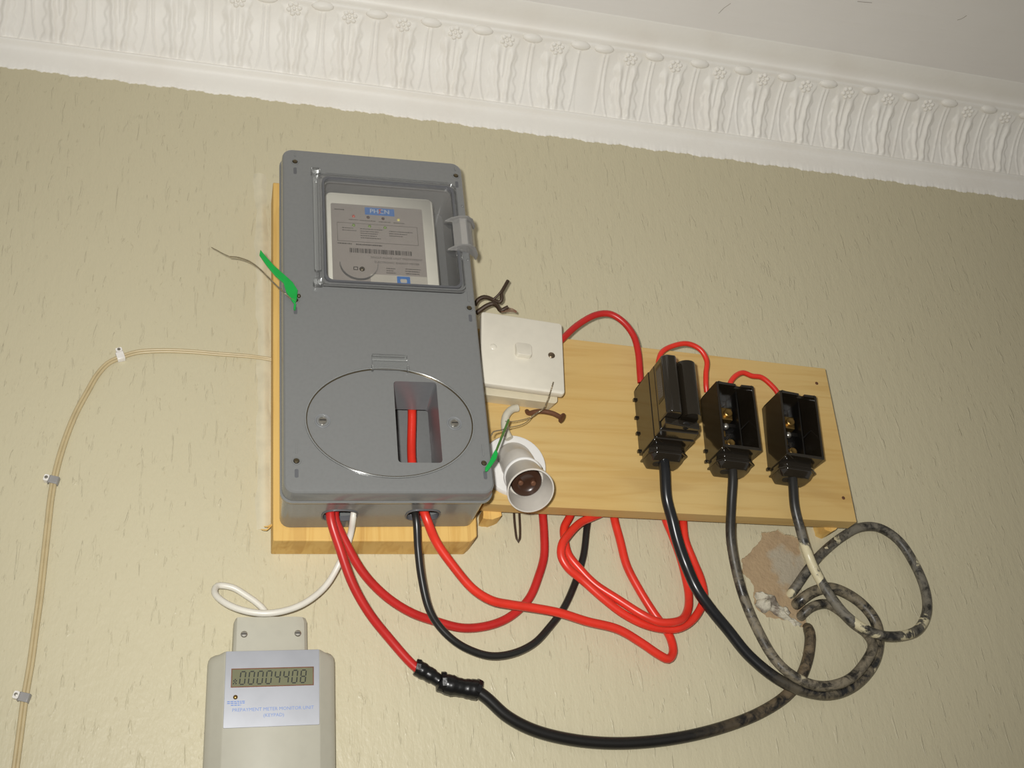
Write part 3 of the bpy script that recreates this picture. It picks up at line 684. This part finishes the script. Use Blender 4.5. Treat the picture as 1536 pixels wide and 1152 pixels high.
# red tail spliced with tape to a black cable
pr_ = [(94.6, 69, 385.4), (89.9, 70, 369.6), (89.3, 70, 354.5), (98.3, 61, 329.3), (110.5, 49, 301.5), (126.1, 38, 278.8), (145.2, 28, 258.6), (163.2, 22, 240.1), (173.3, 20, 231.7)]
pt_ = [(169.1, 21, 235.6), (182.6, 20, 228.1), (191.8, 20, 222.1), (207.1, 20, 217.8), (222.7, 19, 215.4)]
pk_ = [(220.4, 19, 216.0), (230.9, 18, 208.5), (248.6, 15, 193.2), (272.8, 12, 181.1), (309.8, 9, 172.0), (353.7, 8, 167.9), (406.2, 7, 170.4), (454.4, 6.5, 178.5), (498.1, 6.5, 191.3), (529.6, 6.5, 206.8), (547.4, 6.5, 222.3), (559.7, 6.5, 240.3), (566.7, 6.5, 257.4), (568.9, 5.5, 264.3), (570.0, 4, 268.8), (571.7, 0, 273.3), (574.0, -6, 275.8)]
o0 = pr_[-1]
t = Thing('spliced_cable', 'red wire joined with black tape to a muddy black cable curving below', 'cable', 0, 0, 0)
t.part('red_wire', G().tube(pr_, 4.1, 14), 'red', smooth=60)
def taper(s):
    w = 0.35*math.sin(s*23)+0.25*math.sin(s*61+1)
    return 6.9+w if s < 0.30 else (5.6+w*0.5 if s < 0.42 else (9.0+w if s < 0.62 else (8.3+w if s < 0.90 else 9.0)))
g = G().tube(pt_, taper, 14, 1.6); t.part('tape_wrap', g, 'tape', smooth=40)
for i, (p, rr_, ln) in enumerate(((pt_[0], 7.4, 4), (pt_[2], 9.6, 4), (pt_[4], 9.4, 4))):
    q = pt_[min(i*2+1, 4)] if i < 2 else pt_[3]; a = (Vector(q)-Vector(p)).normalized()
    t.part('tape_edge', G().lathe(Vector(p)-a*1, a+Vector((0.1, 0.1, 0.25)), [(0, rr_*0.9), (0.2, rr_), (ln, rr_), (ln+0.3, rr_*0.85)], 9), 'tape', smooth=20)
along(t.part('black_cable', G().tube(pk_, 5.5, 14), 'dusty4', smooth=60), 14)

cable([(99.7, 60, 389.5), (95.5, 61, 373.5), (93.7, 61, 358.3), (102.8, 52, 341.3), (120.1, 39, 316.6), (141.4, 28, 298.3), (165.1, 20, 285.5), (189.6, 14, 278.6), (216.1, 10, 273.5), (243.1, 8, 277.0), (263.2, 7, 286.0), (281.5, 7, 302.7), (292.4, 8, 324.0), (299.7, 8, 344.1), (301.7, 9, 367.7), (302.1, 9.5, 387.7), (303.0, 10, 412.4)], 4.1, 'red', 'dull red wire from left box entry up behind the board under lamp holder')
cable([(159.0, 58, 385.5), (163.4, 62, 370.9), (165.6, 64, 358.6), (168.2, 54, 332.8), (171.9, 45, 309.9), (179.1, 36, 284.1), (187.8, 31, 270.5), (203.0, 27, 256.6), (220.3, 23, 248.5), (237.9, 20, 244.9), (258.7, 17, 247.9), (280.2, 13, 257.9), (297.7, 9, 273.9), (314.3, 6, 292.6), (328.9, 4.5, 317.4), (341.0, 4.5, 345.8), (347.8, 4.5, 373.7), (350.3, 4.5, 383.6), (354.8, 4.5, 408.9)], 3.5, 'blackpvc', 'smooth thin black wire sagging from right box entry to the board')
cable([(168.7, 56, 511.5), (167.1, 56, 465.5), (165.4, 56, 416.7), (169.6, 60, 382.3), (174.9, 63, 359.2), (185.3, 52, 340.7), (201.2, 44, 321.0), (220.6, 37, 301.0), (238.2, 33, 291.8), (256.3, 30, 289.0), (274.4, 28, 287.1), (302.7, 26, 282.6), (329.7, 24, 274.9), (360.3, 22, 267.7), (383.2, 20, 254.8), (399.1, 18, 244.5), (408.7, 16, 240.9), (416.5, 12, 247.8), (418.1, 8, 262.3), (413.6, 5.5, 275.4), (406.1, 5, 288.1), (393.8, 5, 312.7), (384.7, 5, 336.5), (381.3, 5, 362.8), (378.2, 5, 387.6), (379.5, 5, 413.0)], 4.2, 'red2', 'bright red wire from right box entry doubling back in a sharp bend')
cable([(340.4, 10, 409.8), (330.8, 10, 386.7), (321.7, 12, 371.7), (320.0, 15, 358.1), (321.5, 16, 343.4), (332.5, 16, 327.4), (344.9, 16, 313.6), (365.4, 19, 297.5), (386.8, 24, 280.4), (400.9, 25, 273.6), (412.3, 25, 272.9), (427.0, 21, 277.2), (438.2, 14, 289.8), (443.7, 9, 305.5), (444.0, 8, 321.4), (441.6, 8, 344.9), (436.0, 8.5, 369.4), (431.8, 9, 384.9), (430.1, 9.5, 412.5)], 4.1, 'red2', 'bright red wire looping under the board, inner of the two twisted loops')
cable([(379.7, 14, 400.5), (364.0, 14, 388.6), (352.6, 14.5, 383.2), (337.0, 19, 374.8), (323.1, 24, 362.2), (312.7, 27, 348.7), (311.1, 26, 337.7), (317.2, 24, 326.5), (329.7, 21, 317.1), (350.1, 19, 298.8), (369.1, 17, 284.5), (388.9, 16, 274.4), (407.6, 15, 270.1), (423.4, 15, 270.0), (437.3, 14, 276.0), (450.3, 13, 288.1), (458.2, 12, 302.5), (458.8, 11, 319.1), (454.8, 9, 340.5), (449.9, 9, 362.3), (450.8, 9, 381.0), (454.6, 9.5, 413.2)], 4.1, 'red2', 'bright red wire looping under the board, outer of the two twisted loops')
G_F = 'dusty black house cables'
cable([(418.4, 56, 435.4), (417.7, 56, 417.9), (417.7, 50, 389.8), (423.1, 43, 371.1), (427.9, 37, 351.3), (435.2, 31, 329.7), (443.6, 29, 304.9), (457.7, 25, 284.4), (472.4, 21, 267.2), (491.3, 18, 242.7), (516.2, 19, 219.8), (539.5, 19.5, 208.5), (567.2, 19, 204.2), (595.6, 17, 211.7), (622.3, 15, 229.9), (638.4, 12, 251.7), (643.4, 11, 273.0), (638.2, 11, 287.5), (623.7, 10, 303.2), (602.1, 9, 312.7), (581.1, 8, 308.7), (570.0, 5, 302.7), (565.5, -1, 299.1), (565.8, -6, 298.6)], 5.6, 'dusty1', 'glossy black cable flecked with paint hanging from the fuse holder with carrier', group=None)
cable([(491.6, 56, 430.8), (491.2, 55, 415.0), (488.1, 46, 385.5), (485.2, 38, 355.3), (488.6, 30, 324.4), (494.4, 25, 294.9), (503.4, 23, 265.1), (513.1, 25, 238.6), (524.8, 27, 223.3), (543.6, 29, 211.8), (562.9, 29, 209.5), (587.5, 29, 216.0), (610.0, 28, 232.5), (623.7, 25, 248.9), (624.3, 18, 262.9), (617.2, 10, 275.5), (607.9, 7, 288.9), (594.6, 7, 296.5), (579.8, 7, 294.5), (572.2, 4, 290.6), (567.9, -1, 286.6), (568.2, -6, 286.1)], 4.9, 'dusty2', 'dust-greyed black cable hanging from the open fuse holder in the middle')
cable([(558.8, 56, 429.5), (557.1, 55, 409.7), (556.1, 50, 384.0), (558.9, 46, 367.7), (563.9, 41, 342.7), (571.2, 37, 320.5), (583.8, 34, 295.4), (594.7, 36, 275.9), (609.9, 37, 262.8), (630.7, 34, 256.2), (659.8, 27, 258.0), (684.6, 20, 266.6), (702.5, 16, 285.8), (709.7, 13, 310.9), (707.1, 10, 341.2), (696.4, 9, 366.0), (677.3, 9, 379.4), (654.8, 9, 379.7), (629.3, 8, 368.4), (601.0, 8, 349.6), (580.4, 8, 331.4), (568.3, 5, 318.1), (562.1, -1, 310.3), (562.1, -6, 309.1)], 4.9, 'dusty3', 'plaster-smeared black cable making a wide loop beside the pine board corner')
cable([(322.5, 52, 558.1), (327.4, 52, 563.3), (347.1, 54, 582.3), (368.7, 56, 595.2), (383.5, 57, 596.6), (396.6, 57, 588.4), (406.8, 56, 572.4), (409.6, 55, 553.6), (408.4, 54, 527.5), (408.5, 52, 517.6)], 3.5, 'red', 'red wire arching from the light switch to the first fuse holder', n=12)
cable([(429.7, 54, 535.3), (430.9, 56, 543.1), (435.4, 58, 552.7), (448.3, 59, 560.4), (465.3, 60, 563.9), (478.8, 60, 557.8), (485.2, 58, 545.5), (482.6, 56, 531.0), (481.6, 53, 518.1), (482.5, 50, 511.8)], 2.8, 'red2', 'thin red jumper wire rising behind the plugged fuse carrier', n=12, step=2)
cable([(506.8, 54, 515.9), (509.4, 56, 522.1), (514.2, 58, 527.8), (524.6, 58, 533.3), (535.5, 57, 530.5), (546.2, 57, 529.5), (556.1, 56, 521.7), (563.2, 54, 513.4), (564.8, 52, 508.9)], 2.8, 'red2', 'kinked thin red jumper wire between the two open fuse holders', n=12, step=2)
cable([(111.7, 63, 373.1), (109.8, 63, 358.4), (109.5, 51, 350.6), (107.4, 43, 341.1), (101.5, 32, 327.6), (90.3, 27, 308.3), (75.3, 28, 294.0), (59.9, 30, 285.6), (38.6, 31, 281.3), (17.5, 29, 285.2), (2.3, 25, 293.8), (-4.8, 19, 303.4), (-2.9, 14, 311.1), (9.6, 12, 310.6), (21.8, 11, 303.7), (31.8, 11, 296.4), (37.7, 11, 290.4), (41.9, 11, 281.5)], 2.9, 'white_pvc', 'white cable looping from the meter box to the keypad unit', n=12)
cable([(275.0, 46, 484.2), (269.1, 47, 481.9), (262.8, 48, 475.1), (260.1, 48, 466.2), (260.6, 48, 456.0), (263.3, 48.5, 448.6)], 3.9, 'stub', 'short pale grey cable between the switch box and lamp holder', n=12, step=2)
# flat bell wire on the left and its clips
CL = [(40.3, 4.5, 547.9), (28.6, 4.5, 549.4), (16.3, 3.5, 551.1), (-12.5, 3, 552.1), (-44.1, 3, 553.0), (-68.9, 3, 552.0), (-90.2, 3, 548.7), (-104.2, 3, 542.1), (-115.0, 3, 534.7), (-123.2, 3, 521.8), (-129.7, 3, 504.1), (-137.2, 3, 481.9), (-142.3, 3, 460.3), (-146.3, 3, 435.9), (-148.5, 3, 412.2), (-149.0, 3, 393.0), (-148.5, 3, 371.0), (-147.7, 3, 337.4), (-147.0, 3, 306.1), (-147.0, 3, 276.4), (-147.0, 3, 248.6), (-147.9, 3, 220.2), (-147.8, 3, 193.1), (-147.7, 3, 162.8), (-148.2, 3, 124.1), (-147.1, 3, 82.4)]
g = G()
for s in (-1, 1):
    P = spline(CL, 4); Q = []
    for i, p in enumerate(P):
        tt = (P[min(i+1, len(P)-1)]-P[max(i-1, 0)]).normalized(); nn = Vector((-tt.z, 0, tt.x))
        Q.append(p+nn*s*(0.9+0.5*min(1, i/40)))
    g.tube(Q, lambda s: 1.15+0.45*min(1, s*2.5), 8, smooth=False)
solo('bell_wire', g, 'clear_pvc', 'thin translucent twin bell wire clipped to the wall', 'cable', smooth=60)
def clip(px, ang, label, m):
    t = Thing('cable_clip', label, 'cable clip', px[0], 0, px[1], ang, 'clips on the bell wire')
    g = G().loft([[(u, d, v) for u, d in ((-4.6, 0.1), (-4.6, 4.6), (-3.6, 6.2), (3.6, 6.2), (4.6, 4.6), (4.6, 0.1), (3.4, 0.1), (3.4, 4.4), (2.8, 5.0), (-2.8, 5.0), (-3.4, 4.4), (-3.4, 0.1))] for v in (-3.6, 3.6)])
    t.part('saddle', g, m, bevel=0.4)
    t.part('nail_boss', G().prism(rr(4.4, 6.0, 1.2, -6.2, 0.5), 0.1, 6.0), 'clip_white', bevel=0.4)
    t.part('nail', G().lathe((-6.2, 5.8, 0.5), (0, 1, 0), [(0, 1.5), (1.0, 1.5), (1.2, 0.01)], 10), 'steel')
clip((-104.5, 543.1), -69, 'bright white cable clip at the bend of the bell wire', 'clip_white')
clip((-148.8, 411.6), -12, 'grey cable clip on the bell wire, upper of two on its descending run', 'clip_grey')
clip((-148.4, 220.9), -14, 'grey cable clip on the bell wire, lower of two on its descending run', 'clip_grey')

# ================================================================== keypad unit
KX = 47.5
t = Thing('keypad_unit', 'cream plastic prepayment keypad with silver panel and number display', 'keypad', KX, 0, 60, 0.6)
def kz(z): return z-60
sec = [(-53, 0.3), (53, 0.3), (53, 15), (51.5, 18.5), (48, 21), (39.6, 29.2), (38.4, 30), (-38.4, 30), (-39.6, 29.2), (-48, 21), (-51.5, 18.5), (-53, 15)]
L = []
for z, ins, dd in ((75, 0, 0), (242, 0, 0), (246, 0.7, 0.2), (248.5, 2.2, 0.6), (249.8, 4.5, 1.4)):
    L.append([(math.copysign(max(abs(u)-ins*(1 if abs(u) > 45 else 0), 0), u), max(0.3, d-dd*(1 if d > 1 else 0)), kz(z)) for u, d in sec])
body = t.part('case', G().loft(L), 'keypad', smooth=38)
t.part('case_seam', G().box(-53.2, -39, 15, 15.4, kz(186.8), kz(187.2)), 'slot', body, smooth=0)
nk = t.part('cable_neck', G().loft([[(u, d, kz(z)) for u, d in ((-33-i, 0.3), (29+i, 0.3), (29+i, 17), (26.5+i, 20), (20+i, 22), (-30, 22), (-32-i, 20.5), (-33-i, 17))] for z, i in ((240, 0.6), (277, 0), (281, -1.6))]), 'keypad', smooth=30)
for u in (-24.0, 21.0): screw(t, u, kz(266), 21.9, 2.9, 'steel', nk)
pn = t.part('silver_panel', G().prism(rr(77, 62.5, 0.8, 0.0, kz(218.2), 2), 29.8, 30.7), 'silver', bevel=0.2)
t.part('display_bezel', frame(-33.6, 33.8, kz(219.2), kz(234.8), 0.8, 30.6, 31.2), 'rust', pn, smooth=0)
t.part('display', G().box(-32.8, 33.0, 30.5, 30.85, kz(220), kz(234)), 'lcd', pn, smooth=0)
def digit(u, v, w, h, segs, nm='display_digit'):
    g = G(); th = 1.0; sk = 0.10
    def bar(x0, y0, x1, y1):
        if abs(x1-x0) > abs(y1-y0): P = [(x0, y0-th/2), (x1, y1-th/2), (x1, y1+th/2), (x0, y0+th/2)]
        else: P = [(x0-th/2, y0), (x0+th/2, y0), (x1+th/2, y1), (x1-th/2, y1)]
        g.prism([(u+x+sk*y, v+y) for x, y in P], 30.85, 30.95)
    e = 0.5
    D = {'a': (e, h, w-e, h), 'b': (w, h-e, w, h/2+e), 'c': (w, h/2-e, w, e), 'd': (e, 0, w-e, 0), 'e': (0, h/2-e, 0, e), 'f': (0, h-e, 0, h/2+e), 'g': (e, h/2, w-e, h/2)}
    for s in segs: bar(*D[s])
    t.part(nm, g, 'lcd_ink', pn, smooth=0)
digit(-31.6, kz(221.4), 2.0, 4.4, 'abcefg')
SEG = {'0': 'abcdef', '4': 'fgbc', '8': 'abcdefg'}
for i, c in enumerate('00004408'): digit(-26.8+i*7.05, kz(221.7), 4.0, 10.4, SEG[c])
t.part('status_led', G().ball((-29.6, 30.7, kz(211.5)), 1.9, 1.1, 1.9, 12, 6), 'brass', pn)
lettering(t, 'panel_text', 'PREPAYMENT METER MONITOR UNIT', 3.9, 1.0, kz(201), 30.75, 'blue_text', parent=pn)
lettering(t, 'panel_text', '(KEYPAD)', 3.9, 1.4, kz(196), 30.75, 'blue_text', parent=pn)
g = G()
for v, u0, u1 in ((208, -36, -22), (206.6, -36, -22), (205, -33, -25)):
    u = u0
    while u < u1: w = random.uniform(1, 2.4); g.box(u, min(u1, u+w), 30.7, 30.74, kz(v)-0.4, kz(v)+0.4); u += w+0.5
t.part('maker_print', g, 'blue_text', pn, smooth=0)['kind'] = 'stuff'

# ================================================================== seals, nails and loose wires
t = Thing('security_seal', 'broad green plastic seal tag tied with twisted wire on the box left edge', 'seal', BX-80, 118, BZ+6)
sx, sz = BX-80, BZ+6
LP = [(19.2, 592.4), (18.5, 586.3), (25.7, 575.8), (33.1, 566.9), (41.0, 560.3), (43.6, 551.1), (49.1, 542.1), (51.6, 538.7), (53.3, 544.6), (54.0, 554.9), (49.3, 562.5), (45.7, 565.9), (32.2, 577.2), (23.6, 586.8)]
t.part('tag', G().loft([[(x-sx, 119.6+0.35*(sx-x)*0.5+e, z-sz) for x, z in LP] for e in (0, 2.2)]), 'green', bevel=0.5)
t.part('tag_stem', G().tube([(p[0]-sx, p[1], p[2]-sz) for p in ((52.0, 121, 539.6), (51.5, 120, 536.6), (51.6, 119.6, 534.0))], 1.0, 8, 1), 'green')
t.part('seal_bead', G().ball(((55.0, 548.4)[0]-sx, 121.4, (55.0, 548.4)[1]-sz), 1.8, 1.8, 2.2), 'edge')
def twist(P, sep, r, pitch=3.0):
    C = spline(P, 0.9); G1 = G()
    for s in (0, math.pi):
        Q = []; acc = 0
        for i, c in enumerate(C):
            if i: acc += (c-C[i-1]).length
            T = (C[min(i+1, len(C)-1)]-C[max(i-1, 0)]).normalized(); N = (Vector((0, 1, 0))-T*T.y).normalized(); B = T.cross(N)
            a = 2*math.pi*acc/pitch+s; Q.append(c+(N*math.cos(a)+B*math.sin(a))*sep)
        G1.tube(Q, r, 5, smooth=False)
    return G1
def rel(P, x, z): return [(p[0]-x, p[1], p[2]-z) for p in P]
t.part('tie_wire', twist(rel([(52.5, 121, 542.6), (46.5, 122, 545.7), (40.5, 120, 553.0), (33.9, 104, 571.3), (26.7, 95, 585.8), (19.2, 88, 599.1), (10.4, 80, 611.6), (-0.9, 70, 622.3), (-8.4, 63, 627.3)], sx, sz), 0.45, 0.42), 'seal_wire', smooth=60)
t.part('wire_end', G().tube(rel([(-7.8, 63, 627.4), (-15.0, 58, 634.2), (-20.9, 54, 640.5), (-26.2, 50, 646.1)], sx, sz), 0.4, 5, 2), 'seal_wire')

sx, sz = BX+86, BZ-156
t = Thing('security_seal', 'slim green seal with thin strip and wire by the lamp holder', 'seal', sx, 118, sz)
LP = [(228.1, 400.9), (230.3, 397.7), (228.6, 391.8), (223.9, 385.2), (219.9, 379.9), (217.5, 379.2), (217.7, 383.0), (221.8, 389.0), (225.3, 396.2)]
t.part('tag', G().loft([[(x-sx, 119.5+e, z-sz) for x, z in LP] for e in (0, 2.6)]), 'green', bevel=0.6)
t.part('strip', G().tube(rel([(228.2, 120, 397.8), (235.7, 112, 413.8), (243.2, 104, 429.5), (249.6, 98, 443.1)], sx, sz), 1.1, 8, 3), 'green_clear')
t.part('tie_wire', twist(rel([(226.4, 118, 416.4), (230.1, 112, 422.9), (241.8, 98, 432.4), (254.4, 84, 442.7)], sx, sz), 0.4, 0.35), 'seal_wire')
t.part('loose_wire', G().tube(rel([(254.4, 84, 442.7), (266.8, 76, 449.5), (275.7, 70, 456.5), (282.1, 66, 463.9)], sx, sz), 0.4, 5, 2), 'seal_wire')
t.part('loose_wire', G().tube(rel([(250.4, 84, 448.9), (261.9, 76, 453.5), (273.3, 70, 459.2), (282.1, 66, 463.9)], sx, sz), 0.4, 5, 2), 'seal_wire')
t.part('tie_wire', twist(rel([(281.4, 66, 463.9), (288.7, 66, 469.3), (296.0, 66, 474.8), (298.6, 68, 479.8), (302.1, 71, 488.8), (306.5, 72, 501.2)], sx, sz), 0.5, 0.42), 'seal_wire')

t = Thing('bent_nail', 'rusty bent nail driven into the board below the switch', 'nail', *[(286.9, 38, 486.0)[i] for i in (0, 1, 2)])
o = (286.9, 38, 486.0)
def ro_(p): return (p[0]-o[0], p[1], p[2]-o[2])
t.part('shank', G().tube([ro_(p) for p in ((287.2, 37, 485.8), (288.2, 42, 481.0), (292.2, 47, 480.1), (298.3, 52, 478.5), (307.4, 57, 474.2), (313.8, 61, 468.0))], 2.5, 10, 2), 'rust', smooth=60)
a, b = Vector(ro_((313.8, 61, 468.0))), Vector(ro_((315.4, 62, 466.5))); axn = (b-a).normalized()
t.part('head', G().lathe(a, axn, [(0, 2.4), (0.8, 5.0), (2.0, 5.2), (2.4, 4.6), (2.4, 0.01)], 16), 'rust')

t = Thing('loose_wire', 'kinked dark wire with split bare end sticking up above the switch', 'wire', 0, 0, 0)
t.part('insulation', G().tube([(240.8, 40, 606.6), (243.7, 44, 610.9), (249.3, 48, 612.5), (254.4, 50, 610.3), (259.4, 52, 606.1), (264.4, 54, 603.6), (266.3, 56, 607.4), (265.8, 57, 612.5), (269.7, 58, 620.5), (273.7, 59, 627.8)], lambda s: 2.3-0.5*s, 8, 2), 'old_wire', smooth=60)
t.part('split_strand', G().tube([(257.8, 53, 607.0), (261.5, 56, 609.5), (264.6, 59, 612.7), (268.4, 60, 619.1), (272.3, 61, 626.3)], 1.3, 8, 2), 'old_wire', smooth=60)
t = Thing('loose_wire', 'dark wire with frayed bare strands lying along the switch top edge', 'wire', 0, 0, 0)
t.part('insulation', G().tube([(240.5, 44, 594.1), (245.4, 48, 596.9), (251.1, 52, 599.7), (256.4, 54, 600.9), (260.6, 56, 597.0), (263.1, 58, 590.2), (267.0, 60, 591.7), (270.4, 61, 593.4)], lambda s: 2.7-0.7*s, 8, 2), 'old_wire', smooth=60)
for ST in ([(263.5, 59, 589.6), (269.1, 60, 591.9), (274.5, 61, 591.7), (279.2, 61, 588.8)], [(263.5, 59, 588.8), (269.0, 60, 590.3), (274.4, 61, 590.1), (279.2, 61, 588.0)], [(263.4, 59, 588.0), (268.8, 60, 588.6), (274.2, 61, 588.4), (279.1, 61, 587.2)]):
    t.part('strand', G().tube(ST, 0.45, 5, 2), 'rust')
solo('wire_hook', G().tube([(274.5, 10, 408.0), (272.6, 10, 385.4), (272.6, 10, 369.5), (273.2, 10, 360.6), (274.6, 10, 357.3), (276.2, 10, 360.7), (277.3, 10, 369.6), (278.0, 10, 385.5), (279.3, 10, 408.1)], 1.1, 8, 2), 'old_wire', 'thin brown wire hairpin hanging below the lamp holder', 'wire', smooth=60)
